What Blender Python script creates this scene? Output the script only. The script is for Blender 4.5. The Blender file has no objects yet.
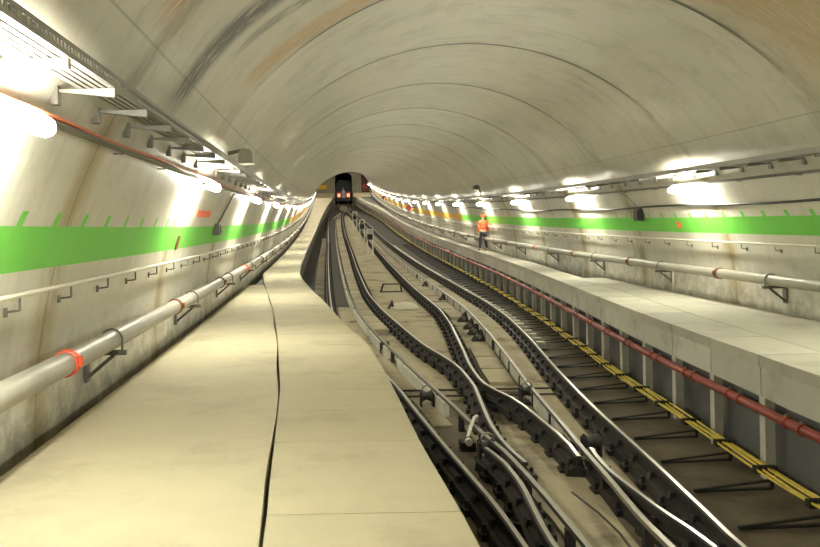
import bpy, math, random
import numpy as np
random.seed(7)
C = bpy.context.scene.collection
PI = math.pi
# ------------------------------------------------------------------ world frame
# x right, y along the tunnel, z up from the walkway level; the tunnel bends upward along y
K, S0 = 0.0005, 4.46
def rise(y): return K * max(y - S0, 0.0) ** 2
def pitch(y): return math.atan(2 * K * max(y - S0, 0.0))
AX, RAD = 2.71, 5.085          # tunnel axis and radius, circle centred at walkway level
FLOOR = -1.48
RAILTOP = -1.20
YB, YE = -9.0, 126.0
def wall_x(z, side, off=0.0):
    r = RAD - off
    return AX + side * math.sqrt(max(r * r - max(z, 0) ** 2, 0.0))

# ------------------------------------------------------------------ materials
MATS = {}
class NT:
    def __init__(s, name):
        s.m = bpy.data.materials.new(name); s.m.use_nodes = True
        s.n = s.m.node_tree.nodes; s.l = s.m.node_tree.links
        s.b = s.n['Principled BSDF']
    def new(s, t, **kw):
        x = s.n.new(t)
        for k, v in kw.items(): setattr(x, k, v)
        return x
    def put(s, sock, v):
        if isinstance(v, bpy.types.NodeSocket): s.l.new(v, sock)
        else: sock.default_value = v
    def math(s, op, a, b=0.0, c=0.0, clamp=False):
        x = s.new('ShaderNodeMath', operation=op, use_clamp=clamp)
        s.put(x.inputs[0], a); s.put(x.inputs[1], b); s.put(x.inputs[2], c)
        return x.outputs[0]
    def ramp(s, v, lo, hi):
        x = s.new('ShaderNodeMapRange', interpolation_type='SMOOTHSTEP')
        s.put(x.inputs['Value'], v); x.inputs['From Min'].default_value = lo; x.inputs['From Max'].default_value = hi
        return x.outputs['Result']
    def mix(s, f, a, b, mode='MIX'):
        x = s.new('ShaderNodeMix', data_type='RGBA', blend_type=mode)
        s.put(x.inputs['Factor'], f); 
        for i, v in ((6, a), (7, b)):
            if not isinstance(v, bpy.types.NodeSocket): v = tuple(v) + (1.0,) if len(v) == 3 else v
            s.put(x.inputs[i], v)
        return x.outputs[2]
    def vec(s, x, y, z=0.0):
        c = s.new('ShaderNodeCombineXYZ')
        s.put(c.inputs[0], x); s.put(c.inputs[1], y); s.put(c.inputs[2], z)
        return c.outputs[0]
    def noise(s, vec, scale, detail=4.0, rough=0.6):
        x = s.new('ShaderNodeTexNoise'); s.put(x.inputs['Vector'], vec)
        x.inputs['Scale'].default_value = scale; x.inputs['Detail'].default_value = detail
        x.inputs['Roughness'].default_value = rough
        return x.outputs['Fac']
    def bump(s, h, st, dist=0.02):
        x = s.new('ShaderNodeBump'); x.inputs['Strength'].default_value = st; x.inputs['Distance'].default_value = dist
        s.put(x.inputs['Height'], h); s.l.new(x.outputs[0], s.b.inputs['Normal'])

def plain(name, col, rough=0.5, metal=0.0, var=0.15, scale=6.0, grime=None, grime_amt=0.5, bump=0.0, each=0.0):
    t = NT(name)
    g = t.new('ShaderNodeTexCoord').outputs['Object']
    n = t.noise(g, scale)
    lo = tuple(max(c * (1 - var), 0) for c in col); hi = tuple(min(c * (1 + var), 1) for c in col)
    c = t.mix(n, lo, hi)
    if grime:
        n2 = t.noise(g, scale * .35, 6, .7)
        c = t.mix(t.math('MULTIPLY', t.ramp(n2, .48, .68), grime_amt), c, grime)
    if each:   # separate castings differ a little in tone
        rn = t.new('ShaderNodeObjectInfo').outputs['Random']
        c = t.mix(t.math('MULTIPLY', rn, each), c, tuple(q * .45 for q in col))
    t.put(t.b.inputs['Base Color'], c)
    t.b.inputs['Roughness'].default_value = rough; t.b.inputs['Metallic'].default_value = metal
    if bump: t.bump(t.noise(g, scale * 5), bump)
    MATS[name] = t.m
    return t.m

def lining_material(side):
    t = NT('lining_' + side)
    uv = t.new('ShaderNodeUVMap').outputs[0]
    sp = t.new('ShaderNodeSeparateXYZ'); t.l.new(uv, sp.inputs[0])
    u, v = sp.outputs[0], sp.outputs[1]         # u arc height above walkway level, v distance along tunnel
    P = t.vec(u, v)
    base = t.mix(t.noise(P, .8, 5), (.55, .53, .445), (.70, .68, .58))
    base = t.mix(t.math('MULTIPLY', t.noise(P, 14, 3), .25), base, (.44, .41, .31))
    # each cast ring has its own tone; the rings' alternating shading is painted in too
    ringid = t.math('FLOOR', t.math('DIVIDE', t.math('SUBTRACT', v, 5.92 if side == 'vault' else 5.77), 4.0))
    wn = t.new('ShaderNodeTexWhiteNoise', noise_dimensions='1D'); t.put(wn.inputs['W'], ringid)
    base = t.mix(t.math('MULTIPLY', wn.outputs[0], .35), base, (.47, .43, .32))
    # streaks running around the ring
    st = t.noise(t.vec(t.math('MULTIPLY', u, .35), t.math('MULTIPLY', v, 3.0)), 1.4, 7, .72)
    base = t.mix(t.math('MULTIPLY', t.ramp(st, .50, .74), .50 if side == 'vault' else .40), base, (.30, .27, .20))
    mot = t.noise(P, 1.1, 8, .72)
    base = t.mix(t.math('MULTIPLY', t.ramp(mot, .46, .68), .42), base, (.36, .335, .25))
    rd = t.math('ABSOLUTE', t.math('SUBTRACT', t.math('FLOORED_MODULO', t.math('SUBTRACT', v, 3.92 if side == 'vault' else 3.77), 4.0), 2.0))
    nz = t.noise(t.vec(t.math('MULTIPLY', u, .9), t.math('MULTIPLY', v, 2.0)), 1.3, 5, .65)
    if side == 'vault':
        # dark smears and rust runs that follow the ring
        sm = t.noise(t.vec(t.math('MULTIPLY', u, .55), t.math('MULTIPLY', v, 4.5), 3.1), 1.15, 7, .75)
        base = t.mix(t.math('MULTIPLY', t.ramp(sm, .60, .70), .55), base, (.17, .16, .13))
        def patch(u0, u1, v0, v1, skew=0.0):
            vv = t.math('ADD', v, t.math('MULTIPLY', t.math('SUBTRACT', u, (u0 + u1) / 2), skew))
            a = t.math('MULTIPLY', t.ramp(u, u0, u0 + .5), t.ramp(u, u1, u1 - .5))
            vm = (v0 + v1) / 2; h = (v1 - v0) / 2
            b = t.ramp(t.math('ABSOLUTE', t.math('SUBTRACT', vv, vm)), h, h * .3)
            return t.math('MULTIPLY', a, b)
        fine = t.noise(t.vec(t.math('MULTIPLY', u, 1.2), t.math('MULTIPLY', v, 9)), 2.2, 6, .7)
        for (u0, u1, v0, v1, sk, lo, hi, amt, col) in (
                (2.8, 6.9, 7.05, 7.85, -.20, .38, .54, .92, (.075, .07, .06)), (3.7, 5.6, 7.9, 8.3, -.30, .42, .60, .75, (.14, .13, .11)),
                (3.6, 7.6, 9.0, 10.0, -.12, .28, .66, .85, (.46, .27, .07)), (3.3, 5.2, 5.25, 5.9, -.20, .36, .58, .8, (.42, .19, .07)),
                (2.4, 4.2, 5.55, 6.0, -.10, .36, .60, .6, (.22, .18, .11)), (9.6, 12.9, 7.4, 10.0, .1, .22, .62, .7, (.42, .29, .13)),
                (6.6, 9.4, 5.6, 9.6, 0, .40, .80, .4, (.36, .25, .10))):
            sk_m = t.math('MULTIPLY', patch(u0, u1, v0, v1, sk), t.ramp(fine, lo - .04, hi - .04))
            base = t.mix(t.math('MULTIPLY', sk_m, amt), base, col)
        jd = t.math('MULTIPLY', t.ramp(rd, .13, .04), t.math('MULTIPLY', t.ramp(nz, .22, .44), t.ramp(t.math('ABSOLUTE', t.math('SUBTRACT', u, 7.99)), 4.4, 2.6)))
        sd = t.math('MULTIPLY', t.ramp(rd, .45, .0), t.ramp(nz, .40, .62)); base = t.mix(t.math('MULTIPLY', sd, .55), base, (.27, .22, .13))
    else:
        # brown seepage at the ring joints, splashed dirt at the foot
        sw = t.math('MULTIPLY', t.ramp(rd, .34, .05), t.ramp(nz, .30, .54))
        base = t.mix(t.math('MULTIPLY', sw, .75), base, (.31, .23, .085))
        ft = t.math('MULTIPLY', t.ramp(u, 1.2, -.1), t.ramp(t.noise(P, 3.2, 7, .75), .38, .62))
        base = t.mix(t.math('MULTIPLY', ft, .65), base, (.17, .15, .11))
        jd = t.math('MULTIPLY', t.ramp(rd, .022, .008), .45)
    base = t.mix(t.math('MULTIPLY', jd, .95), base, (.05, .045, .035))
    ld = t.math('MINIMUM', t.math('ABSOLUTE', t.math('SUBTRACT', u, 3.3)), t.math('ABSOLUTE', t.math('SUBTRACT', u, 12.67)))
    base = t.mix(t.math('MULTIPLY', t.ramp(ld, .016, .006), .4), base, (.14, .12, .09))
    rough = .42
    if side != 'vault':
        inb = t.math('MULTIPLY', t.math('GREATER_THAN', u, 1.356), t.math('LESS_THAN', u, 1.691))
        start = 4.85 if side == 'left' else 4.79
        tk = t.math('MULTIPLY', t.math('GREATER_THAN', u, 1.69), t.math('LESS_THAN', u, 1.80))
        tm = t.math('FLOORED_MODULO', t.math('SUBTRACT', t.math('ADD', v, t.math('MULTIPLY', u, -.35)), start - .61), .63)
        tk = t.math('MULTIPLY', tk, t.math('LESS_THAN', tm, .10))
        tk = t.math('MULTIPLY', tk, t.math('LESS_THAN', v, 9.6 if side == 'left' else 19.0))
        paint = t.math('MAXIMUM', inb, tk)
        wear = t.math('SUBTRACT', 1.0, t.math('MULTIPLY', t.ramp(st, .55, .78), .35))
        green = t.mix(t.noise(P, 2.5), (.13, .50, .055), (.17, .58, .08))
        col = t.mix(t.math('GREATER_THAN', v, 40.6), green, (.80, .42, .06))
        # the orange stretch shows bare gaps
        gap = t.math('MULTIPLY', t.math('GREATER_THAN', v, 63.0), .0)
        base = t.mix(t.math('MULTIPLY', paint, wear), base, col)
    t.put(t.b.inputs['Base Color'], base)
    t.b.inputs['Roughness'].default_value = rough
    t.b.inputs['Specular IOR Level'].default_value = .4
    t.bump(t.noise(P, 5, 6, .6), .12, .03)
    MATS['lining_' + side] = t.m
    return t.m

def emit(name, col, strength):
    t = NT(name)
    t.put(t.b.inputs['Base Color'], (.9, .9, .85, 1)); t.put(t.b.inputs['Emission Color'], tuple(col) + (1,))
    t.b.inputs['Emission Strength'].default_value = strength
    MATS[name] = t.m; return t.m

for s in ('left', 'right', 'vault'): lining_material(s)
plain('bed_concrete', (.17, .14, .09), .8, 0, .30, 1.4, (.05, .042, .03), .8, .25)
plain('island_concrete', (.37, .32, .21), .85, 0, .25, 2.6, (.085, .065, .04), .8, .25)
plain('slab_concrete', (.505, .45, .30), .75, 0, .12, 2.2, (.35, .31, .20), .6, .15, each=.12)
plain('right_slab', (.52, .495, .39), .75, 0, .14, 2.0, (.30, .27, .19), .6, .15, each=.35)
plain('panel_concrete', (.60, .585, .50), .8, 0, .14, 3.0, (.26, .24, .19), .5, .15, each=.35)
plain('post_concrete', (.60, .58, .48), .8, 0, .15, 5.0, (.24, .22, .18), .5, each=.35)
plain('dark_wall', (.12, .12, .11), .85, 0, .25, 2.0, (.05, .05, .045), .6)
plain('white_concrete', (.74, .71, .60), .8, 0, .12, 4.0, (.30, .24, .13), .6, .1, each=.35)
plain('track_slab', (.38, .335, .225), .85, 0, .18, 3.0, (.15, .12, .08), .6, .2, each=.35)
plain('rail_steel', (.62, .60, .54), .28, 1.0, .08, 9.0)
plain('rail_dark', (.035, .03, .024), .6, .3, .4, 7.0)
plain('black_iron', (.028, .026, .023), .6, .2, .4, 9.0)
plain('strip_steel', (.38, .36, .30), .38, .9, .12, 9.0)
plain('galvanised', (.27, .26, .23), .5, .6, .15, 8.0)
plain('dark_galvanised', (.16, .15, .125), .55, .5, .2, 8.0)
plain('pipe_grey', (.36, .345, .28), .42, .1, .12, 2.5, (.24, .225, .18), .5)
plain('coupling_red', (.72, .10, .04), .45, 0, .1)
plain('coupling_brown', (.22, .075, .035), .5, .1, .2)
plain('pipe_red', (.28, .045, .03), .4, 0, .18, 4.0)
plain('cable_yellow', (.78, .60, .05), .45, 0, .12, 5.0, (.35, .27, .05), .4)
plain('cable_copper', (.60, .16, .07), .45, 0, .25, 12.0)
plain('cable_black', (.03, .03, .03), .5, 0, .3)
plain('cable_grey', (.22, .20, .16), .55, 0, .3, 9.0)
plain('cable_pale', (.62, .58, .46), .55, 0, .1)
plain('white_paint', (.72, .70, .62), .5, 0, .08)
plain('orange_cloth', (.90, .12, .035), .7, 0, .08)
plain('helmet_orange', (.85, .11, .03), .35, 0, .05)
plain('trouser_dark', (.05, .055, .065), .8, 0, .2)
plain('boot_tan', (.30, .24, .15), .7, 0, .2)
plain('skin', (.55, .33, .22), .55, 0, .06)
plain('sign_red', (.48, .03, .025), .45, 0, .08)
plain('sign_orange', (.85, .16, .07), .5, 0, .06)
plain('sign_yellow', (.80, .50, .04), .5, 0, .06)
plain('train_red', (.36, .03, .025), .35, 0, .08)
plain('train_black', (.015, .015, .016), .25, 0, .1)
plain('train_grey', (.40, .40, .40), .4, .3, .08)
plain('door_red', (.16, .025, .02), .5, 0, .15)
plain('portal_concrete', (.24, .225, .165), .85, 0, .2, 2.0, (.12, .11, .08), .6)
plain('near_black', (.035, .033, .03), .9, 0, .3, 2.0)  # near-black lining of the far bore and the recess
plain('bag_white', (.60, .57, .45), .7, 0, .1, 5.0)
emit('lamp_glow', (1.0, .97, .84), 130.0)
emit('headlight_glow', (1.0, .38, .16), .9)

# ------------------------------------------------------------------ mesh builder
class MB:
    def __init__(s, shear=True): s.v = []; s.f = []; s.mi = []; s.shear = shear; s.cur = 0
    def p(s, x, y, z):
        s.v.append((x, y, z + (rise(y) if s.shear else 0))); return len(s.v) - 1
    def face(s, *i): s.f.append(tuple(i)); s.mi.append(s.cur)
    def hexa(s, pts):      # 8 points: bottom ring 4, top ring 4 (counter-clockwise from above)
        i = [s.p(*q) for q in pts]
        for a in ((3, 2, 1, 0), (4, 5, 6, 7), (0, 1, 5, 4), (1, 2, 6, 5), (2, 3, 7, 6), (3, 0, 4, 7)): s.face(*[i[k] for k in a])
    def box(s, x0, x1, y0, y1, z0, z1):
        s.hexa([(x0, y0, z0), (x1, y0, z0), (x1, y1, z0), (x0, y1, z0), (x0, y0, z1), (x1, y0, z1), (x1, y1, z1), (x0, y1, z1)])
    def bar(s, a, b, w, h, up=(0, 0, 1)):
        a = np.array(a, float); b = np.array(b, float); d = b - a; d /= np.linalg.norm(d)
        u = np.array(up, float); r = np.cross(d, u)
        if np.linalg.norm(r) < 1e-4: r = np.cross(d, (1, 0, 0))
        r /= np.linalg.norm(r); u = np.cross(r, d)
        q = []
        for c in (a, b):
            for sx, sz in ((-1, -1), (1, -1), (1, 1), (-1, 1)): q.append(tuple(c + r * sx * w / 2 + u * sz * h / 2))
        i = [s.p(*x) for x in q]
        for f in ((0, 1, 2, 3), (7, 6, 5, 4), (1, 0, 4, 5), (2, 1, 5, 6), (3, 2, 6, 7), (0, 3, 7, 4)): s.face(*[i[k] for k in f])
    def sweep(s, path, prof, closed=True, caps=True, mats=None):
        # path of (x,y,z); profile of (offset right, offset up), clockwise or not
        n = len(prof); rings = []
        for k, pt in enumerate(path):
            a = path[max(k - 1, 0)]; b = path[min(k + 1, len(path) - 1)]
            tx, ty = b[0] - a[0], b[1] - a[1]; l = math.hypot(tx, ty) or 1
            nx, ny = ty / l, -tx / l
            rings.append([s.p(pt[0] + nx * o, pt[1] + ny * o, pt[2] + h) for o, h in prof])
        for k in range(len(path) - 1):
            for j in range(n if closed else n - 1):
                jj = (j + 1) % n
                if mats: s.cur = mats[j]
                s.face(rings[k][j], rings[k][jj], rings[k + 1][jj], rings[k + 1][j])
        s.cur = 0
        if caps and closed:
            s.cur = 1 if mats else 0
            s.face(*rings[0][::-1]); s.face(*rings[-1]); s.cur = 0
    def tube(s, path, r, seg=8, caps=True):
        path = [np.array(p, float) for p in path]; rings = []
        rr = r if isinstance(r, (list, tuple)) else [r] * len(path)
        d0 = path[min(1, len(path) - 1)] - path[0]; d0 /= np.linalg.norm(d0)
        ref = np.array((0, 0, 1.0)) if abs(d0[2]) < .9 else np.array((1.0, 0, 0))
        for k, pt in enumerate(path):
            d = path[min(k + 1, len(path) - 1)] - path[max(k - 1, 0)]; d /= np.linalg.norm(d)
            a = np.cross(d, ref)
            if np.linalg.norm(a) < 1e-3: a = np.cross(d, (0.3, .8, .2))
            a /= np.linalg.norm(a); b = np.cross(a, d); ref = b
            rings.append([s.p(*(pt + rr[k] * (math.cos(t) * a + math.sin(t) * b))) for t in np.linspace(0, 2 * PI, seg, endpoint=False)])
        for k in range(len(path) - 1):
            for j in range(seg): s.face(rings[k][j], rings[k][(j + 1) % seg], rings[k + 1][(j + 1) % seg], rings[k + 1][j])
        if caps: s.face(*rings[0][::-1]); s.face(*rings[-1])
    def ring(s, c, R, r, axis='y', seg=16, a0=0, a1=2 * PI, tseg=6):
        full = abs(a1 - a0 - 2 * PI) < 1e-6
        pts = []
        for t in np.linspace(a0, a1, seg + 1):
            o = {'y': (R * math.cos(t), 0, R * math.sin(t)), 'x': (0, R * math.cos(t), R * math.sin(t)), 'z': (R * math.cos(t), R * math.sin(t), 0)}[axis]
            pts.append((c[0] + o[0], c[1] + o[1], c[2] + o[2]))
        s.tube(pts, r, tseg, caps=not full)
    def prism(s, poly, y0, y1):   # polygon in xz extruded along y
        a = [s.p(x, y0, z) for x, z in poly]; b = [s.p(x, y1, z) for x, z in poly]; n = len(poly)
        s.face(*a); s.face(*b[::-1])
        for j in range(n): s.face(a[j], b[j], b[(j + 1) % n], a[(j + 1) % n])
    def build(s, name, mat, parent=None, smooth=False, bevel=0.0):
        me = bpy.data.meshes.new(name)
        o = (0, 0, 0)
        if parent is not None and s.shear:
            q = parent
            while '_o' not in q: q = q.parent
            o = tuple(q['_o'])
        me.from_pydata([(a - o[0], b - o[1], c - o[2]) for a, b, c in s.v], [], s.f)
        ml = mat if isinstance(mat, (list, tuple)) else [mat]
        for m in ml: me.materials.append(MATS[m])
        if len(ml) > 1: me.polygons.foreach_set('material_index', s.mi)
        me.polygons.foreach_set('use_smooth', [smooth] * len(me.polygons))
        import bmesh
        bm = bmesh.new(); bm.from_mesh(me); bmesh.ops.recalc_face_normals(bm, faces=bm.faces); bm.to_mesh(me); bm.free()
        me.update()
        ob = bpy.data.objects.new(name, me); C.objects.link(ob)
        if parent is not None: ob.parent = parent
        if smooth:
            try: me.set_sharp_from_angle(angle=math.radians(40))
            except Exception: pass
        if bevel:
            b = ob.modifiers.new('bevel', 'BEVEL'); b.width = bevel; b.segments = 2; b.limit_method = 'ANGLE'
        return ob

def tag(o, label, cat, group=None):
    o['label'] = label; o['category'] = cat; o['kind'] = 'thing'
    if group: o['group'] = group
    return o
def thing(name, loc, label, cat, group=None):
    """an Empty at the thing's base; loc z is measured from the walkway level"""
    o = bpy.data.objects.new(name, None); C.objects.link(o)
    o.empty_display_size = .1
    l = (loc[0], loc[1], loc[2] + rise(loc[1])); o.location = l; o['_o'] = l
    return tag(o, label, cat, group)
def structure(o): o['kind'] = 'structure'; return o
def copy_tree(o, loc, label=None, rot=None):
    r = o.copy(); C.objects.link(r)
    r.location = (loc[0], loc[1], loc[2] + rise(loc[1]))
    if rot is not None: r.rotation_euler = rot
    if label: r['label'] = label
    for ch in list(o.children):
        c = ch.copy(); C.objects.link(c); c.parent = r
        for g in list(ch.children):
            d = g.copy(); C.objects.link(d); d.parent = c
    return r
ORD = ['first', 'second', 'third', 'fourth', 'fifth', 'sixth', 'seventh', 'eighth', 'ninth', 'tenth', 'eleventh', 'twelfth', 'thirteenth',
       'fourteenth', 'fifteenth', 'sixteenth', 'seventeenth', 'eighteenth', 'nineteenth', 'twentieth']

class Path:
    """x as a smooth function of y"""
    def __init__(s, pts):
        pts = sorted(pts, key=lambda p: p[0]); s.y = np.array([p[0] for p in pts], float); s.x = np.array([p[1] for p in pts], float)
        h = np.diff(s.y); d = np.diff(s.x) / h; m = np.zeros(len(s.y)); m[0] = d[0]; m[-1] = d[-1]
        for i in range(1, len(m) - 1):
            if d[i - 1] * d[i] > 0:
                w1 = 2 * h[i] + h[i - 1]; w2 = h[i] + 2 * h[i - 1]; m[i] = (w1 + w2) / (w1 / d[i - 1] + w2 / d[i])
        s.m = m
    def __call__(s, y):
        y = min(max(y, s.y[0]), s.y[-1]); i = min(max(int(np.searchsorted(s.y, y)) - 1, 0), len(s.y) - 2)
        h = s.y[i + 1] - s.y[i]; t = (y - s.y[i]) / h
        return float((2*t**3-3*t*t+1)*s.x[i] + (t**3-2*t*t+t)*h*s.m[i] + (-2*t**3+3*t*t)*s.x[i+1] + (t**3-t*t)*h*s.m[i+1])
    def pts(s, y0, y1, z, step=.6, dx=0.0):
        n = max(2, int((y1 - y0) / step) + 1)
        return [(s(y) + dx, float(y), z) for y in np.linspace(y0, y1, n)]

# ------------------------------------------------------------------ tunnel lining
def lining(name, side, a0, a1, mat, n=20, foot=None):
    """side -1/1 gives a wall, 0 the vault between angles a0 and a1 on the left measured from the horizontal"""
    vs, uvs, fs = [], [], []
    prof = []
    if side:
        if foot is not None: 
            for z in np.linspace(foot, 0, 5)[:-1]: prof.append((AX + side * RAD, z, z))
        for a in np.linspace(a0, a1, n): prof.append((AX + side * RAD * math.cos(a), RAD * math.sin(a), RAD * a))
    else:
        for a in np.linspace(a0, PI - a0, n): prof.append((a, 0, RAD * a))
    # each cast ring of the vault is slightly conical, so neighbouring rings meet in a small step
    ys = [(float(y), 0.0) for y in np.arange(YB, YE + .01, 1.0)]
    if not side:
        ys = [(YB, 0.0)]
        for k in range(-4, 32):
            r0 = 5.92 + 4 * k
            for f in (0, .25, .5, .75, 1.0):
                q = r0 + 4 * f
                if YB < q < YE: ys.append((q + (.012 if f == 0 else -.012 if f == 1 else 0), STEP * (1 - f)))
        ys.append((YE, 0.0))
    for y, st in ys:
        for x, z, u in prof:
            if not side:
                b = min(max((min(x, PI - x) - a0) / .25, 0), 1); r = RAD + st * b * b * (3 - 2 * b)
                vs.append((AX - r * math.cos(x), y, r * math.sin(x) + rise(y)))
            else: vs.append((x, y, z + rise(y)))
            uvs.append((u, y))
    m = len(prof)
    for i in range(len(ys) - 1):
        for j in range(m - 1):
            q = (i * m + j, i * m + j + 1, (i + 1) * m + j + 1, (i + 1) * m + j)
            fs.append(q if side != 1 else q[::-1])
    me = bpy.data.meshes.new(name); me.from_pydata(vs, [], fs)
    l = me.uv_layers.new(name='UVMap')
    for lp in me.loops: l.data[lp.index].uv = uvs[lp.vertex_index]
    me.materials.append(MATS[mat]); me.polygons.foreach_set('use_smooth', [True] * len(me.polygons)); me.update()
    if not side: me.set_sharp_from_angle(angle=math.radians(30))
    o = bpy.data.objects.new(name, me); C.objects.link(o)
    return structure(o)
A1 = math.asin(2.72 / RAD); STEP = .07
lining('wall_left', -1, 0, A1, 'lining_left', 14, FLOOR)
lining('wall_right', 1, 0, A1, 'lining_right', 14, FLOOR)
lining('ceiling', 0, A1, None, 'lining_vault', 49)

def ribbon(mb, f0, f1, y0, y1, z, step=1.0):
    ys = np.linspace(y0, y1, max(2, int((y1 - y0) / step) + 1)); pr = None
    for y in ys:
        a, b = mb.p(f0(y), y, z), mb.p(f1(y), y, z)
        if pr: mb.face(pr[0], pr[1], b, a)
        pr = (a, b)
mb = MB(); ribbon(mb, lambda y: AX - RAD, lambda y: AX + RAD, YB, YE, FLOOR)
structure(mb.build('floor', 'bed_concrete'))
mb = MB(); mb.box(AX - RAD, AX + RAD, YB - .2, YB, FLOOR, RAD); structure(mb.build('wall_back', 'panel_concrete'))

# far wall with the track opening and a recess to its right
PX0, PX1, PTOP = 1.36, 4.32, 4.15
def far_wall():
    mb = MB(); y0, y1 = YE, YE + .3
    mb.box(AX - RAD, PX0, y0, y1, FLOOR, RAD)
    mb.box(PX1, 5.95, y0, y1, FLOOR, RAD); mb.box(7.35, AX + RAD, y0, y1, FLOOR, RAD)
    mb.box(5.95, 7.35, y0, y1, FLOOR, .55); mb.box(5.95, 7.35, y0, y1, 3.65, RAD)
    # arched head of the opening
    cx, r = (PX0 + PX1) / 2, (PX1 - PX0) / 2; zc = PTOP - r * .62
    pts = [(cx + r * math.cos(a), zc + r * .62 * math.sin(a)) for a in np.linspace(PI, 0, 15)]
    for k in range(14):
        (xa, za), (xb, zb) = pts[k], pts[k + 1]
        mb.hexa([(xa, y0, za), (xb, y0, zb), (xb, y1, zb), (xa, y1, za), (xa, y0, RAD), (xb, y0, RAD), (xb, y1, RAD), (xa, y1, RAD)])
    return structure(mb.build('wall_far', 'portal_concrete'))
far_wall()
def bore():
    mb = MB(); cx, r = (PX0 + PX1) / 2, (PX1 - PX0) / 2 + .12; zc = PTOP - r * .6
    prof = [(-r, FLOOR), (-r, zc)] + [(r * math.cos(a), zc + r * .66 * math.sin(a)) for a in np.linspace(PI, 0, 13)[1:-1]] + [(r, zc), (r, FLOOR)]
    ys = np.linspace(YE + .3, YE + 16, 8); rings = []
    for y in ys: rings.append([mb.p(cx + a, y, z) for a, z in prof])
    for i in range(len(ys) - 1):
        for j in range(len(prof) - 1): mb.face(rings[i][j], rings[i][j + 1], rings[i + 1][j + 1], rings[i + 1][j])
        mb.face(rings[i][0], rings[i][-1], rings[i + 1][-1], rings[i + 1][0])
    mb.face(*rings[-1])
    return structure(mb.build('wall_bore', 'near_black'))
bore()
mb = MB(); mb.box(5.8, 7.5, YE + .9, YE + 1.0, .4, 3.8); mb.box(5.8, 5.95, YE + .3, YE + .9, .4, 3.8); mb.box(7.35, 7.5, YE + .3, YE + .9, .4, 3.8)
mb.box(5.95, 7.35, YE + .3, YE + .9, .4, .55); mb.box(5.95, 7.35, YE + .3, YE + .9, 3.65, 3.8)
structure(mb.build('wall_recess', 'near_black'))

# ------------------------------------------------------------------ walkways
EDGE_L = Path([(-9, .78), (3.6, .73), (5.4, .66), (7.4, .62), (9.8, .52), (11.5, .3), (15.5, -.12), (18, -.43), (23.7, -.95), (29, -1.08), (37.5, -1.12), (68, -.95), (85, -.68), (96, -.37), (108, .1), (117, .6), (126, 1.1)])
JOINT = Path([(-9, -.30), (3.64, -.36), (4.6, -.40), (6.07, -.46), (7.2, -.51), (8.8, -.63), (10.9, -.8), (14.9, -1.19), (18.8, -1.65), (22, -2.0), (24, -2.16), (126, -2.16)])
EDGE_R = Path([(-9, 4.95), (5, 4.98), (7.4, 5.02), (8.6, 5.12), (12.5, 5.45), (17.8, 6.02), (21, 6.33), (25.4, 6.68), (30, 6.95), (35, 7.08), (43, 7.2), (60, 7.2), (85, 7.15), (98, 6.75), (112, 5.6), (120, 5.0), (126, 4.8)])
def slab_mesh(mb, f0, f1, y0, y1, z0, z1, step=1.0):
    ys = np.linspace(y0, y1, max(2, int(round((y1 - y0) / step)) + 1))
    prev = None
    for k, y in enumerate(ys):
        a = [mb.p(f0(y), y, z0), mb.p(f1(y), y, z0), mb.p(f1(y), y, z1), mb.p(f0(y), y, z1)]
        if prev is None: mb.face(*a)
        else:
            for j in range(4): mb.face(prev[j], prev[(j + 1) % 4], a[(j + 1) % 4], a[j])
        prev = a
    mb.face(*prev[::-1])
mb = MB(); slab_mesh(mb, lambda y: -2.20, lambda y: JOINT(y) - .022 - .012 * math.sin(y * 1.7), YB, 19.7, -.12, 0, .5)
structure(mb.build('floor_walkway_left', 'slab_concrete'))
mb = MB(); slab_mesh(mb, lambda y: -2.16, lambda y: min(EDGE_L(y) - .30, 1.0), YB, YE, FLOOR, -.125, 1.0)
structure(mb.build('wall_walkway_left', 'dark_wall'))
joints = [-2.8, -1.8, -.8, .2, 1.2, 2.2, 3.2, 4.05, 5.43, 6.36, 7.15, 8.0, 9.0, 9.9, 10.9, 11.9, 12.9, 13.9, 14.9, 15.9, 16.9, 17.9, 18.9, 19.9, 20.9, 21.9, 22.9, 23.9] + [25.9 + 2 * i for i in range(51)]
idx = 0
for a, b in zip(joints[:-1], joints[1:]):
    y0 = max(a, -9); mb = MB()
    slab_mesh(mb, lambda y: JOINT(y), lambda y: EDGE_L(y), y0 + .004, b - .004, -.12, .0, .5)
    o = mb.build('walkway_slab', 'slab_concrete')
    if b <= 3.0: lab = 'pale concrete walkway slab at the bottom edge of the picture, left side'; 
    if b > 3.4:
        if idx < 20: lab = f'{ORD[idx]} pale concrete slab from the camera along the left walkway edge'
        else: lab = 'small distant pale slab of the narrow left walkway beyond the twentieth one'
        idx += 1
    else:
        lab = 'pale concrete slab of the left walkway beneath the camera'
    tag(o, lab, 'slab', 'slabs along the left walkway edge')

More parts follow.
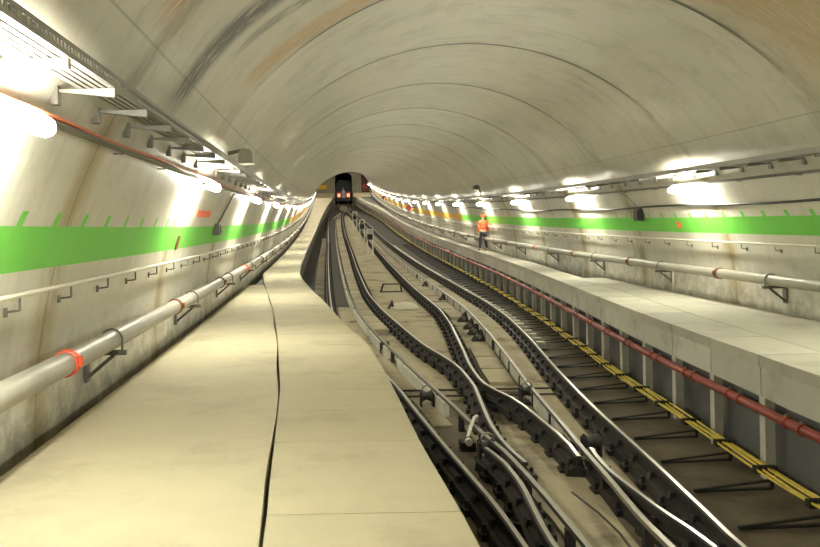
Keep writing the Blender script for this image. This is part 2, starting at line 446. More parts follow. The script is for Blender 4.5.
# right walkway: edge slabs, an inner deck, fascia panels, posts and a dark back wall
KW = lambda y: min(EDGE_R(y) + .80, 7.69)
mb = MB(); slab_mesh(mb, lambda y: KW(y) + .016, lambda y: 7.70, YB, 20.0, -.14, 0, 1.0)
structure(mb.build('floor_walkway_right', 'right_slab'))
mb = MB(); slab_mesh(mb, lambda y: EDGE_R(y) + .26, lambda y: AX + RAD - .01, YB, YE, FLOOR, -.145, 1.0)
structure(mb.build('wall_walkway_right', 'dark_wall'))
PITCH = 1.33
n_r = 0; far_slab = 'small distant edge slab of the right walkway beyond the sixteenth one'
k0 = -3
for k in range(k0, 92):
    y0 = 4.62 + PITCH * k; y1 = y0 + PITCH
    if y1 > YE - .1: break
    vis = y0 > 6.4
    if vis: n_r += 1
    nm = (ORD[n_r - 1] if n_r <= 16 else None) if vis else 'near'
    def lab(what, far):
        if nm == 'near': return f'{what} of the right walkway just outside the right edge of the picture'
        return f'{nm} {what} from the right edge of the picture along the right walkway' if nm else far
    mb = MB(); slab_mesh(mb, lambda y: EDGE_R(y), KW, y0 + .012, y1 - .012, -.14, 0, .7)
    tag(mb.build('walkway_slab', 'right_slab'), lab('grey concrete edge slab', far_slab), 'slab', 'edge slabs of the right walkway')
    mb = MB(); slab_mesh(mb, lambda y: EDGE_R(y) + .02, lambda y: EDGE_R(y) + .10, y0 + .012, y1 - .012, -.50, -.145, .7)
    tag(mb.build('fascia_panel', 'panel_concrete'), lab('grey upright fascia panel', 'small distant fascia panel under the right walkway beyond the sixteenth one'), 'panel', 'fascia panels under the right walkway')
    mb = MB(); x = EDGE_R(y0)
    mb.box(x + .03, x + .15, y0 - .055, y0 + .055, FLOOR, -.50)
    mb.box(x + .10, x + .20, y0 - .05, y0 + .05, -.50, -.15)
    t = tag(mb.build('support_post', 'post_concrete'), lab('pale square post', 'small distant support post under the right walkway beyond the sixteenth one'), 'post', 'posts under the right walkway')

# ------------------------------------------------------------------ rails
RAILPROF = [(-.15, -.28), (.15, -.28), (.13, -.17), (.075, -.165), (.075, -.15), (.014, -.135), (.014, -.05), (.037, -.04), (.037, -.008), (.024, 0), (-.016, 0), (-.037, -.012), (-.037, -.04), (-.014, -.05), (-.014, -.135), (-.075, -.15), (-.075, -.165), (-.13, -.17)]
RAILMAT = [1] * 8 + [0, 0] + [1] * 8
def make_chair_mesh():
    m = MB(False)
    m.box(-.20, .20, -.09, .09, -.28, -.215); m.box(-.13, .13, -.07, .07, -.215, -.165)
    for sx in (-1, 1):
        m.hexa([(sx*.06-.035, -.05, -.165), (sx*.06+.035, -.05, -.165), (sx*.06+.035, .05, -.165), (sx*.06-.035, .05, -.165),
                (sx*.055-.02, -.04, -.09), (sx*.055+.02, -.04, -.09), (sx*.055+.02, .04, -.09), (sx*.055-.02, .04, -.09)])
        m.tube([(sx*.155, 0, -.215), (sx*.155, 0, -.14)], .025, 6)
    return m
cm = make_chair_mesh(); cme = bpy.data.meshes.new('rail_chair'); cme.from_pydata(cm.v, [], cm.f); cme.materials.append(MATS['black_iron'])
def rail(name, pts, y0, y1, label, chairs=True, sp=.62, prof=RAILPROF, mats=RAILMAT, slots=('rail_steel', 'rail_dark'), far_chairs=True, z=RAILTOP):
    P = Path(pts)
    root = thing(name, (P(y0), y0, FLOOR), label, 'rail')
    m = MB(); m.sweep(P.pts(y0, y1, z, .3 if y1 < 40 else .5), prof, mats=mats); m.build('rail_bar', list(slots), root)
    if chairs:
        ys = np.arange(y0 + .2, y1 - .1, sp); n = 0; rest = MB(); nr = 0
        for y in ys:
            y = float(y)
            if y < 4.5: continue
            ang = math.atan2(P(y + .1) - P(y - .1), .2)
            if n < 95:
                c = bpy.data.objects.new('rail_chair', cme); C.objects.link(c); c.parent = root; n += 1
                o = root['_o']; c.location = (P(y) - o[0], y - o[1], z + rise(y) - o[2]); c.rotation_euler = (pitch(y), 0, -ang)
            elif far_chairs:
                rest.box(P(y) - .2, P(y) + .2, y - .09, y + .09, FLOOR, z - .165); nr += 1
        if nr:
            o = rest.build('rail_chair', 'black_iron', root); o['kind'] = 'stuff'
    return P
OUT_R = rail('running_rail', [(-3, 3.46), (3, 3.46), (6.2, 3.53), (7.13, 3.63), (8.57, 3.78), (11.03, 4.01), (13.71, 4.33), (18.5, 4.96), (22, 5.28), (25.5, 5.42), (29.8, 5.42), (42, 5.3), (64, 5.10), (80, 4.95), (97, 4.45), (106, 3.95), (114, 3.58), (125.8, 3.55), (140, 3.55)], -3, 133,
     'long outer rail of the right hand track, nearest the yellow cables')
OUT_L = rail('running_rail', [(-3, 1.78), (3, 1.72), (6.27, 1.67), (7.23, 1.63), (8.1, 1.55), (9.44, 1.42), (11.41, 1.25), (12.31, 1.18), (16, .68), (20, .25), (23.4, .08), (28, .02), (34, -.01), (46, -.03), (65, .02), (90, .03), (98, .2), (106, .95), (113, 1.75), (125.8, 1.86), (140, 1.86)], -3, 133,
     'long outer rail of the left hand track, running beside the left walkway edge')
RC = [(8.51, 2.28), (9.01, 2.23), (9.66, 2.22), (10.25, 2.25), (11.52, 2.38), (12.83, 2.51), (14.06, 2.53), (15.22, 2.42), (16.72, 2.20), (19.91, 1.94), (24.47, 1.65), (29.3, 1.52), (38.7, 1.55), (52, 1.66), (78, 1.74), (98, 2.0), (104, 2.2), (110, 2.62)]
IN_L = rail('running_rail', RC, 8.51, 110, 'inner rail of the left track, bending to the crossing in the middle')
RD = [(8.69, 2.97), (9.13, 3.02), (9.66, 3.03), (10.41, 3.01), (11.48, 2.96), (12.2, 2.80), (12.9, 2.70), (14.14, 2.76), (16, 2.95), (18.06, 3.16), (20.7, 3.40), (23.9, 3.55), (29, 3.52), (40.8, 3.58), (53.5, 3.64), (77.5, 3.60), (98, 3.4), (104, 3.15), (110, 2.8)]
IN_R = rail('running_rail', RD, 8.69, 110, 'inner rail of the right track with the bright tip near the picture centre bottom')
rail('guard_rail', [(-3, 1.98), (3, 1.95), (6.26, 1.93), (6.61, 1.94), (7.21, 1.99), (7.92, 2.045), (8.45, 2.04), (9.11, 1.94)], -3, 9.11, 'short dark guard rail bending beside the left rail near the bottom edge', sp=.55)
rail('guard_rail', [(-3, 3.26), (3, 3.28), (6.21, 3.29), (6.6, 3.27), (7.07, 3.21), (7.71, 3.17), (8.08, 3.15), (8.53, 3.17), (9.03, 3.24)], -3, 9.03, 'short bright guard rail with a flared tip near the bottom right', sp=.55)
rail('running_rail', [(107.5, 2.55), (111, 2.1), (116, 2.0)], 107.5, 116, 'tiny far crossing rail left of centre before the train', chairs=False)
rail('running_rail', [(107.5, 2.9), (111, 3.35), (116, 3.42)], 107.5, 116, 'tiny far crossing rail right of centre before the train', chairs=False)
# cable guide strips on concrete upstands
STRIP = [(-.028, -.05), (.028, -.05), (.028, 0), (-.028, 0)]
def guide(pts, y0, y1, label, label2, blocks, side):
    P = Path(pts)
    root = thing('guide_strip', (P(y0), y0, FLOOR), label, 'guide rail')
    m = MB(); m.sweep(P.pts(y0, y1, RAILTOP, .4), STRIP); m.build('steel_strip', 'strip_steel', root)
    m = MB(); n = 0
    for y in np.arange(y0 + .3, y1, 1.35):
        if y < 4 or y > 100: continue
        yy = float(y); f = MB(); f.box(P(yy) - .04, P(yy) + .04, yy - .04, yy + .04, FLOOR, RAILTOP - .05); f.build('foot', 'black_iron', root)
    for i, (a, b) in enumerate(blocks):
        m = MB(); slab_mesh(m, lambda y: P(y) + side * .02 - .045, lambda y: P(y) + side * .02 + .045, a, b, FLOOR, RAILTOP - .055, .5)
        o = m.build('trough_kerb', 'white_concrete')
        tag(o, label2[0].format(ORD[i]) if i < 5 else label2[1], 'kerb', 'trough walls under the cable guides')
    return P
bl = [(11.6, 15.4), (16.6, 19.5), (19.9, 24), (24.5, 30), (30.5, 38), (38.5, 50), (50.5, 65), (65.5, 80)]
T1 = guide([(-3, 2.26), (3, 2.25), (6.25, 2.22), (7.33, 2.21), (8.78, 2.16), (9.86, 2.03), (11.43, 1.89), (13.31, 1.69), (15.9, 1.43), (19.12, 1.14), (23.8, .87), (30.6, .74), (39, .72), (54, .72), (80, .85), (98, 1.1), (110, 2.4)], -3, 108,
   'thin steel cable guide strip running down the middle of the left track', ('{} whitish trough wall from the camera under the left cable guide', 'distant whitish trough wall under the left cable guide, past the fifth'), bl, -1)
T2 = guide([(-3, 2.92), (3, 2.92), (6.22, 2.93), (6.68, 2.94), (7.93, 3.05), (8.92, 3.13), (10.29, 3.26), (12.51, 3.46), (14.56, 3.68), (17.97, 4.02), (21, 4.26), (24.6, 4.44), (30, 4.48), (45, 4.42), (64, 4.35), (80, 4.25), (98, 3.9), (110, 3.1)], -3, 108,
   'thin steel cable guide strip running down the middle of the right track', ('{} whitish trough wall from the camera under the right cable guide', 'distant whitish trough wall under the right cable guide, past the fifth'),
   [(10.4, 12.9), (13.4, 17.2), (17.6, 22), (22.5, 27), (27.5, 36), (36.5, 50), (50.5, 65), (65.5, 80)], 1)

# cover slabs between guide and inner rail
n = 0
for y in np.arange(20.2, 96, 1.5):
    y = float(y); m = MB(); slab_mesh(m, lambda q: T1(q) + .12, lambda q: IN_L(q) - .26, y, y + 1.42, FLOOR, FLOOR + .12, .8)
    lab = f'{ORD[n]} flat concrete cover slab up the left track between guide strip and inner rail' if n < 10 else 'distant small cover slab in the left track beyond the tenth one'
    tag(m.build('cover_slab', 'track_slab'), lab, 'slab', 'cover slabs in the left track'); n += 1
n = 0
for y in [13.6, 14.9, 16.2] + list(np.arange(22.6, 90, 2.0)):
    y = float(y); L = 1.2 if y < 17 else 1.8
    m = MB(); slab_mesh(m, lambda q: IN_R(q) + .27, lambda q: T2(q) - .12, y, y + L, FLOOR, FLOOR + .10, .8)
    lab = f'{ORD[n]} flat tan cover slab up the right track between inner rail and guide strip' if n < 10 else 'distant small cover slab in the right track beyond the tenth one'
    tag(m.build('cover_slab', 'track_slab'), lab, 'slab', 'cover slabs in the right track'); n += 1
# pale pads beside the outer right rail, sleeper ends beside the outer left rail
n = 0
for y in np.arange(17.8, 60, .62):
    y = float(y); x = OUT_R(y); m = MB(); m.box(x + .22, x + .42, y - .09, y + .09, FLOOR, FLOOR + .12)
    lab = f'{ORD[n]} pale pad from the camera beside the outer right rail' if n < 8 else 'small pale pad beside the outer right rail, past the eighth'
    tag(m.build('concrete_pad', 'white_concrete'), lab, 'concrete pad', 'pads beside the outer right rail'); n += 1
n = 0
for y in np.arange(18.0, 70, .9):
    y = float(y); x = OUT_L(y); m = MB(); m.box(x - .62, x - .22, y - .11, y + .11, FLOOR, FLOOR + .09)
    lab = f'{ORD[n]} dim pad from the camera left of the outer left rail' if n < 8 else 'small dim pad left of the outer left rail, past the eighth'
    tag(m.build('concrete_pad', 'track_slab'), lab, 'concrete pad', 'pads beside the outer left rail'); n += 1

plain('drain_dirt', (.055, .05, .04), .9, 0, .35, 3.0, (.02, .018, .015), .6, .3)
# light concrete decks between the rails
def deck(nm, f0, f1, y0, y1, h=.03, mat='island_concrete'):
    m = MB(); slab_mesh(m, f0, f1, y0, y1, FLOOR - .02, FLOOR + h, .5); structure(m.build(nm, mat))
deck('floor_left_drain', lambda y: EDGE_L(y) - .28, lambda y: OUT_L(y) - .2, 14, 122, .015, 'drain_dirt')
deck('floor_right_drain', lambda y: OUT_R(y) + .2, lambda y: EDGE_R(y) + .24, 26, 122, .015, 'drain_dirt')
deck('floor_left_gauge', lambda y: OUT_L(y) + .2, lambda y: T1(y) - .08, 26.2, 100, .015, 'drain_dirt')
deck('floor_island', lambda y: IN_L(max(y, 14.2)) + .24, lambda y: IN_R(max(y, 14.2)) - .24, 15.6, 104)
deck('floor_crossing', lambda y: T1(y) + .06, lambda y: T2(y) - .06, -3, 11.0)
deck('floor_left_track', lambda y: T1(y) + .06, lambda y: IN_L(y) - .24, 12.6, 19.9)
deck('floor_right_track', lambda y: IN_R(y) + .24, lambda y: T2(y) - .06, 13.2, 22.4)
deck('floor_left_trough', lambda y: max(OUT_L(y) + .28, T1(y) - .62), lambda y: T1(y) - .08, 11.0, 26)
deck('floor_right_trough', lambda y: T2(y) + .09, lambda y: OUT_R(y) - .24, 8.0, 36)

# ------------------------------------------------------------------ red pipe, yellow cables and their brackets
ZP = -.60
root = thing('fire_main', (EDGE_R(-3) - .05, -3, ZP), 'dark red pipe along the front of the right walkway posts', 'pipe')
P = [(EDGE_R(y) - .09, float(y), ZP) for y in np.arange(-3, 124, .6)]
m = MB(); m.tube(P, .056, 12); m.build('pipe_run', 'pipe_red', root, True)
for i in range(60):
    y = 4.9 + 1.33 * i * (1 if i < 20 else 1)
    for dy in ((0, .28) if i < 14 else (0,)):
        yy = y + dy
        m = MB(); m.tube([(EDGE_R(q) - .09, q, ZP) for q in (yy - .028, yy + .028)], .068, 12); m.build('coupling', 'pipe_red', root, True)
        if i < 14:
            m = MB(); m.box(EDGE_R(yy) - .105, EDGE_R(yy) - .075, yy - .018, yy + .018, ZP + .066, ZP + .09); m.build('bolt', 'galvanised', root)
ZC = -1.21
for i, off in enumerate((-.265, -.21, -.155, -.10)):
    pts = [(EDGE_R(y) + off + .006 * math.sin(y * 2.1 + i), float(y), ZC + .012 * math.sin(y * 1.3 + i * 2)) for y in np.arange(-3, 112, .5)]
    m = MB(); m.tube(pts, .0145, 6); o = m.build('power_cable', 'cable_yellow', None, True)
    tag(o, f'yellow power cable, {("leftmost", "second from left", "third from left", "rightmost")[i]} of the four along the right track', 'cable', 'yellow power cables')
def bracket_proto():
    r = thing('cable_bracket', (EDGE_R(8.14), 8.14, FLOOR), 'x', 'bracket', 'black cable brackets')
    m = MB(False); m.bar((-.98, .0, .03), (-.10, .0, .05), .05, .022); m.bar((-.98, .0, .045), (-.10, 0, .14), .035, .02); m.build('arm', 'black_iron', r)
    m = MB(False); m.bar((-.10, 0, .04), (-.10, 0, .25), .03, .03, (0, 1, 0)); m.build('upright', 'black_iron', r)
    m = MB(False); m.box(-.30, -.055, -.04, .04, .225, .243); m.box(-.30, -.055, -.035, .035, .292, .306)
    for x in (-.295, -.232, -.178, -.122, -.066): m.box(x - .006, x + .006, -.035, .035, .23, .30)
    m.build('clamp', 'black_iron', r)
    return r
bp = None; n = 0
for y in np.arange(5.16, 62, 1.0):
    y = float(y); vis = y > 7
    nm = (ORD[n] if n < 12 else None) if vis else None
    if vis: n += 1
    lab = (f'{nm} black cable bracket from the right edge, holding the yellow cables' if nm else 'small distant black bracket under the yellow cables past the twelfth') if vis else 'black cable bracket under the yellow cables, just outside the bottom right corner'
    if bp is None: bp = bracket_proto(); bp['label'] = lab; bp.location = (EDGE_R(y), y, FLOOR + rise(y))
    else: copy_tree(bp, (EDGE_R(y), y, FLOOR), lab, (pitch(y), 0, 0))

# ------------------------------------------------------------------ wall services, both sides
def side_services(s):
    sd = 'left' if s < 0 else 'right'
    X = lambda z, off: wall_x(z, s, off)
    ys = np.arange(YB + .5, 124, .8)
    # big grey pipe with couplings
    zc = .572; xc = X(zc, .24)
    root = thing('service_pipe', (xc, YB, zc), f'large grey service pipe along the foot of the {sd} wall', 'pipe')
    m = MB(); m.tube([(xc, float(y), zc) for y in ys], .092, 16); m.build('pipe_run', 'pipe_grey', root, True)
    off = 5.73 if s < 0 else 5.75
    for i in range(28):
        y = off + 4.06 * i
        red = (i in (0, 3) and s < 0) or (s > 0 and i == 5)
        m = MB()
        for d in (-.035, .035): m.ring((xc, y + d, zc), .098, .012, 'y', 20)
        m.tube([(xc, y - .04, zc), (xc, y + .04, zc)], .102, 20)
        m.box(xc - .03 - s * .10, xc + .03 - s * .10, y - .03, y + .03, zc - .02, zc + .05)
        o = m.build('coupling', 'coupling_red' if red else 'coupling_brown', root)
        if red: o['label'] = 'bright red pipe coupling'
    # pipe brackets: arm, strut, wall plate, hoop
    def br():
        r = thing('pipe_bracket', (xc, 0, zc), 'x', 'bracket', f'pipe brackets on the {sd} wall')
        w = s * .24
        m = MB(False); m.box(min(w, -s * .14), max(w, -s * .14), -.025, .025, -.145, -.10); m.build('arm', 'dark_galvanised', r)
        m = MB(False); m.bar((-s * .02, 0, -.145), (w, 0, -.36), .035, .03, (0, 1, 0)); m.build('strut', 'dark_galvanised', r)
        m = MB(False); m.box(w - .012, w + .012, -.05, .05, -.40, -.06); m.build('wall_plate', 'dark_galvanised', r)
        m = MB(False); m.ring((0, 0, 0), .104, .010, 'y', 16, -.35, PI + .35); m.bar((.1, 0, -.03), (.1, 0, -.12), .018, .018, (0, 1, 0)); m.bar((-.1, 0, -.03), (-.1, 0, -.12), .018, .018, (0, 1, 0)); m.build('hoop', 'dark_galvanised', r)
        return r
    proto = None; n = 0
    for i in range(29):
        y = (2.9 if s < 0 else 4.2) + 4.03 * i
        vis = y > (3.5 if s < 0 else 11); nm = (ORD[n] if n < 6 else None) if vis else None
        if vis: n += 1
        lab = (f'{nm} pipe bracket from the camera under the {sd} grey pipe' if nm else f'small distant bracket under the {sd} grey pipe, past the sixth') if vis else f'pipe bracket under the {sd} grey pipe beside the camera, out of frame'
        if proto is None: proto = br(); proto['label'] = lab; proto.location = (xc, y, zc + rise(y))
        else: copy_tree(proto, (xc, y, zc), lab, (pitch(y), 0, 0))
    # thin conduit on hooks
    zr = 1.18; xr = X(zr, .085)
    root = thing('wall_conduit', (xr, YB, zr), f'thin grey conduit on hooks below the painted band of the {sd} wall', 'conduit')
    m = MB(); m.tube([(xr, float(y), zr) for y in ys], .020, 8); m.build('conduit_run', 'cable_pale', root, True)
    for i in range(70):
        y = 2.0 + 1.0 * i
        if s > 0: y += .2
        if y > 60: break
        xw = X(zr - .1, 0)
        m = MB(); m.tube([(xr, y, zr), (xr, y, zr - .105)], .009, 5); m.tube([(xr, y, zr - .105), (xw - s * .01, y, zr - .115)], .009, 5)
        m.box(min(xw, xw - s * .015), max(xw, xw - s * .015), y - .02, y + .02, zr - .15, zr - .085)
        m.build('hook', 'dark_galvanised', root)
    # perforated cable tray
    zt = 2.52; xo, xi = X(zt, .32), X(zt, .11)
    root = thing('cable_tray', (xo, YB, zt), f'galvanised cable tray on arms high on the {sd} wall', 'cable tray')
    m = MB(); xw0 = xi + (xo - xi) * .06
    for a, b in zip(ys[:-1], ys[1:]):
        a, b = float(a), float(b)
        m.hexa([(xw0 - .006, a, zt), (xw0 + .006, a, zt), (xw0 + .006, b, zt), (xw0 - .006, b, zt), (xw0 - .006, a, zt + .05), (xw0 + .006, a, zt + .05), (xw0 + .006, b, zt + .05), (xw0 - .006, b, zt + .05)])
    for j in range(5):
        xx = xo + (xi - xo) * (.10 + .19 * j)
        for a, b in zip(ys[:-1], ys[1:]):
            a, b = float(a), float(b)
            m.hexa([(xx - .014, a, zt), (xx + .014, a, zt), (xx + .014, b, zt), (xx - .014, b, zt), (xx - .014, a, zt + .012), (xx + .014, a, zt + .012), (xx + .014, b, zt + .012), (xx - .014, b, zt + .012)])
    m.build('tray_bed', 'galvanised', root)
    m = MB(); lx0, lx1 = (xo - .006, xo + .006)
    cut = 9.0 if s < 0 else 2.0
    for a, b in zip(ys[:-1], ys[1:]):
        a, b = float(a), float(b)
        if b <= cut and a > 0:
            m.box(lx0, lx1, a, b, zt, zt + .028); m.box(lx0, lx1, a, b, zt + .058, zt + .085)
            for q in np.arange(a, b - .01, .05): m.box(lx0, lx1, q, q + .022, zt + .028, zt + .058)
        else: m.hexa([(lx0, a, zt), (lx1, a, zt), (lx1, b, zt), (lx0, b, zt), (lx0, a, zt + .085), (lx1, a, zt + .085), (lx1, b, zt + .085), (lx0, b, zt + .085)])
    m.build('lip', 'galvanised', root)
    for j in range(2):
        xx = xo + (xi - xo) * (.55 + .22 * j)
        m = MB(); m.tube([(xx, float(y), zt + .035 + .006 * math.sin(y * 1.9 + j)) for y in ys], .022, 6)
        tag(m.build('tray_cable', 'cable_grey', None, True), f'dull grey cable lying in the {sd} cable tray, {("farther from", "nearer to")[j]} the wall', 'cable', f'cables in the {sd} tray')
    na = 0
    for y in np.arange(1.33 if s < 0 else 1.85, 70, .81):
        y = float(y); m = MB()
        xm = X(zt, .02)
        m.hexa([(min(xo, xm), y - .02, zt - (.02 if s < 0 else .06)), (max(xo, xm), y - .02, zt - (.06 if s < 0 else .02)), (max(xo, xm), y + .02, zt - (.06 if s < 0 else .02)), (min(xo, xm), y + .02, zt - (.02 if s < 0 else .06)),
                (min(xo, xm), y - .02, zt - .003), (max(xo, xm), y - .02, zt - .003), (max(xo, xm), y + .02, zt - .003), (min(xo, xm), y + .02, zt - .003)])
        a = m.build('arm', 'galvanised' if s < 0 else 'dark_galvanised', root)
        w = X(zt - .06, 0); m = MB(); m.box(min(w, w - s * .05), max(w, w - s * .05), y - .03, y + .03, zt - .10, zt + .02)
        m.build('wall_plate', 'galvanised', a); na += 1
        # sub-part keeps its world place under the arm
    # cables below the tray
    zq = 2.30; xq = X(zq, .10)
    root = thing('cable_channel', (xq, YB, zq), f'narrow channel carrying cables under the {sd} cable tray', 'channel')
    m = MB()
    for a, b in zip(ys[:-1], ys[1:]):
        a, b = float(a), float(b); m.hexa([(xq - .05, a, zq - .012), (xq + .05, a, zq - .012), (xq + .05, b, zq - .012), (xq - .05, b, zq - .012), (xq - .05, a, zq), (xq + .05, a, zq), (xq + .05, b, zq), (xq - .05, b, zq)])
    m.build('channel_bed', 'dark_galvanised', root)
    for y in np.arange(1.4, 60, 1.6):
        y = float(y); xw = X(zq - .02, 0); m = MB(); m.box(min(xq + s * .03, xw), max(xq + s * .03, xw), y - .015, y + .015, zq - .024, zq - .012); m.build('arm', 'dark_galvanised', root)
    for j in range(5):
        pts = [(xq - .044 + .022 * j + .008 * math.sin(y * 1.7 + 2 * j), float(y), zq + .018 + .006 * math.sin(y * 2.3 + j)) for y in np.arange(YB + .5, 60, .4)]
        m = MB(); m.tube(pts, .011, 6); o = m.build('signal_cable', 'cable_copper' if s < 0 else 'cable_grey', None, True)
        c = 'reddish copper coloured' if s < 0 else 'brownish grey'
        tag(o, f'{c} cable, {("leftmost", "second from left", "middle one", "second from right", "rightmost")[j]} of five in the {sd} channel under the tray', 'cable', f'cables in the {sd} channel')
    # lamps
    proto = None; n = 0
    zl = 2.31; xl = X(zl, .115)
    if s < 0: zl = 2.30
    for i in range(21):
        y = (-2.75 + 6.4 * i) if s < 0 else (-4.75 + 6.33 * i)
        if y > 122: break
        vis = y > (3 if s < 0 else 10); nm = (ORD[n] if n < 9 else None) if vis else None
        if vis: n += 1
        lab = (f'{nm} glowing fluorescent lamp from the camera on the {sd} wall' if nm else f'tiny distant glowing lamp on the {sd} wall, past the ninth') if vis else f'glowing fluorescent lamp on the {sd} wall beside or behind the camera'
        if proto is None:
            proto = thing('wall_lamp', (X(2.22, .22), y, 2.22), lab, 'lamp', f'fluorescent lamps on the {sd} wall')
            m = MB(False); hp = [(0, t, 0) for t in (-.56, -.54, -.5, .5, .54, .56)]
            m.tube(hp, [.03, .05, .06, .06, .05, .03], 12); m.build('tube', 'lamp_glow', proto, True)
            for e in (-1, 1):
                m = MB(False); m.tube([(0, e * .555, 0), (0, e * .585, 0)], .028, 12); m.build('end_cap', 'white_paint', proto)
                m = MB(False); m.bar((0, e * .60, 0), (s * .16, e * .58, .02), .02, .02); m.build('mount', 'galvanised', proto)
        else: copy_tree(proto, (X(2.22, .22), y, 2.22), lab, (pitch(y), 0, 0))
side_services(-1); side_services(1)

# black sagging cable on the right wall
pts = []
for y in np.arange(-2, 90, .5):
    y = float(y); z = 1.90 + .02 * math.sin(y * .9) + (.012 * (y - 25) if y > 25 and y < 45 else (.24 if y >= 45 else 0))
    pts.append((wall_x(z, 1, .035), y, z))
m = MB(); m.tube(pts, .024, 6); tag(m.build('wall_cable', 'cable_black', None, True), 'long black cable strung above the green band of the right wall', 'cable')

# hanging boxes
def hang_box(s, y, z, w, h, mat, label, top, cmat):
    x = wall_x(z, s, .05); r = thing('junction_box', (x, y, z), label, 'junction box')
    m = MB(); m.box(x - .06, x + .06, y - w / 2, y + w / 2, z - h / 2, z + h / 2); m.build('box', mat, r, bevel=.01)
    m = MB(); m.box(x - s * .075 - .01, x - s * .075 + .01, y - w * .35, y + w * .35, z - h * .3, z + h * .3); m.build('cover', mat, r)
    pts = []
    for t in np.linspace(0, 1, 12):
        zz = z + h / 2 + (top - z - h / 2) * t; pts.append((wall_x(zz, s, .03 + .04 * math.sin(t * PI)), y + .5 * t ** 3, zz))
    m = MB(); m.tube(pts, .013, 6); m.build('cable', cmat, r, True)
    return r
hang_box(-1, 13.4, 1.60, .30, .22, 'dark_galvanised', 'small grey junction box hanging on the left green band', 2.28, 'cable_black')
r = hang_box(1, 17.2, 1.75, .32, .32, 'black_iron', 'black box hung on the right wall over the green band', 2.26, 'cable_grey')
# flat tags
def wall_tag(s, y, z, w, h, mat, name, label, cat):
    m = MB(); x0 = wall_x(z - h / 2, s, .012); x1 = wall_x(z + h / 2, s, .012)
    m.hexa([(x0, y - w / 2, z - h / 2), (x0 - s * .01, y - w / 2, z - h / 2), (x0 - s * .01, y + w / 2, z - h / 2), (x0, y + w / 2, z - h / 2),
            (x1, y - w / 2, z + h / 2), (x1 - s * .01, y - w / 2, z + h / 2), (x1 - s * .01, y + w / 2, z + h / 2), (x1, y + w / 2, z + h / 2)])
    return tag(m.build(name, mat), label, cat)
wall_tag(-1, 11.7, 1.86, 1.15, .10, 'sign_orange', 'wall_plate', 'blank orange red plate on the left wall above the green band', 'sign')
wall_tag(1, 15.5, 1.50, .16, .13, 'sign_orange', 'paint_mark', 'small orange red patch on the right green band', 'mark')
wall_tag(-1, 10.3, 1.43, .14, .20, 'coupling_brown', 'paint_mark', 'small reddish brown patch on the left green band under a lamp', 'mark')
# vertical pale pipes at the right wall
for i, (y, z0, z1) in enumerate(((16.7, 0, .46), (16.2, 0, .48), (18.2, .7, 1.15))):
    x = wall_x(z0, 1, .05); m = MB(); m.tube([(x, y, z0), (x, y, z1)], .022, 8)
    tag(m.build('drain_pipe', 'cable_pale', None, True), ('short pale upright pipe under the right grey pipe, farther of two', 'short pale upright pipe under the right grey pipe, nearer of two', 'pale upright conduit above the right grey pipe')[i], 'pipe')

# cameras on arms
def cctv(s, y, z, off, label):
    x = wall_x(z, s, off); r = thing('security_camera', (x, y, z), label, 'camera')
    xt = wall_x(2.60, s, .34)
    m = MB(); m.bar((xt, y - .1, 2.58), (x + s * .12, y - .1, z + .06), .05, .05, (0, 1, 0)); m.bar((x + s * .12, y - .1, z + .06), (x, y - .1, z + .08), .05, .04, (0, 1, 0)); m.build('arm', 'dark_galvanised', r)
    m = MB(); m.prism([(x - .09, z - .09), (x + .09, z - .09), (x + .09, z + .05), (x + .05, z + .09), (x - .05, z + .09), (x - .09, z + .05)], y - .16, y + .16); m.build('housing', 'pipe_grey' if s < 0 else 'dark_galvanised', r)
    m = MB(); m.tube([(x, y + .16, z - .02), (x, y + .20, z - .02)], .05, 12); m.build('lens', 'train_black', r)
cctv(-1, 9.3, 2.54, .56, 'grey camera on a bent arm above the left cable tray')
cctv(1, 31.4, 2.95, .32, 'small dark camera above the right cable tray, over the person')

# ------------------------------------------------------------------ things on the track
def cable_roller(x, y, label, ring=True, s=1.0):
    r = thing('cable_roller', (x, y, FLOOR), label, 'cable roller', 'cable rollers')
    for e in (-1, 1):
        m = MB(); m.prism([(x + e * .10 * s - .012, FLOOR), (x + e * .10 * s + .012, FLOOR), (x + e * .10 * s + .012, FLOOR + .26 * s), (x + e * .10 * s - .012, FLOOR + .26 * s)], y - .09 * s, y + .09 * s)
        m.build('cheek_plate', 'black_iron', r)
    m = MB(); m.tube([(x - .09 * s, y, FLOOR + .2 * s), (x - .04 * s, y, FLOOR + .2 * s), (x, y, FLOOR + .2 * s), (x + .04 * s, y, FLOOR + .2 * s), (x + .09 * s, y, FLOOR + .2 * s)], [.11 * s, .08 * s, .065 * s, .08 * s, .11 * s], 14); m.build('roller', 'black_iron', r, True)
    m = MB(); m.box(x - .14 * s, x + .14 * s, y - .13 * s, y + .13 * s, FLOOR, FLOOR + .03); m.build('base', 'black_iron', r)
    if ring:
        m = MB(); m.ring((x, y - .05, FLOOR + .30 * s), .085 * s, .014, 'y', 14, 0, PI); m.build('guard_hoop', 'strip_steel', r, True)
cable_roller(1.62, 12.2, 'black cable roller beside the left guide strip, left of the crossing')
cable_roller(3.36, 12.4, 'black cable roller with a hoop, right of the crossing point')
cable_roller(2.02, 9.4, 'black cable roller under the white horn near the left guide strip')
cable_roller(3.42, 9.5, 'black cable roller right of the bright rail tip', False)
cable_roller(1.30, 17.2, 'black cable roller at the far end of the left trough wall', False)
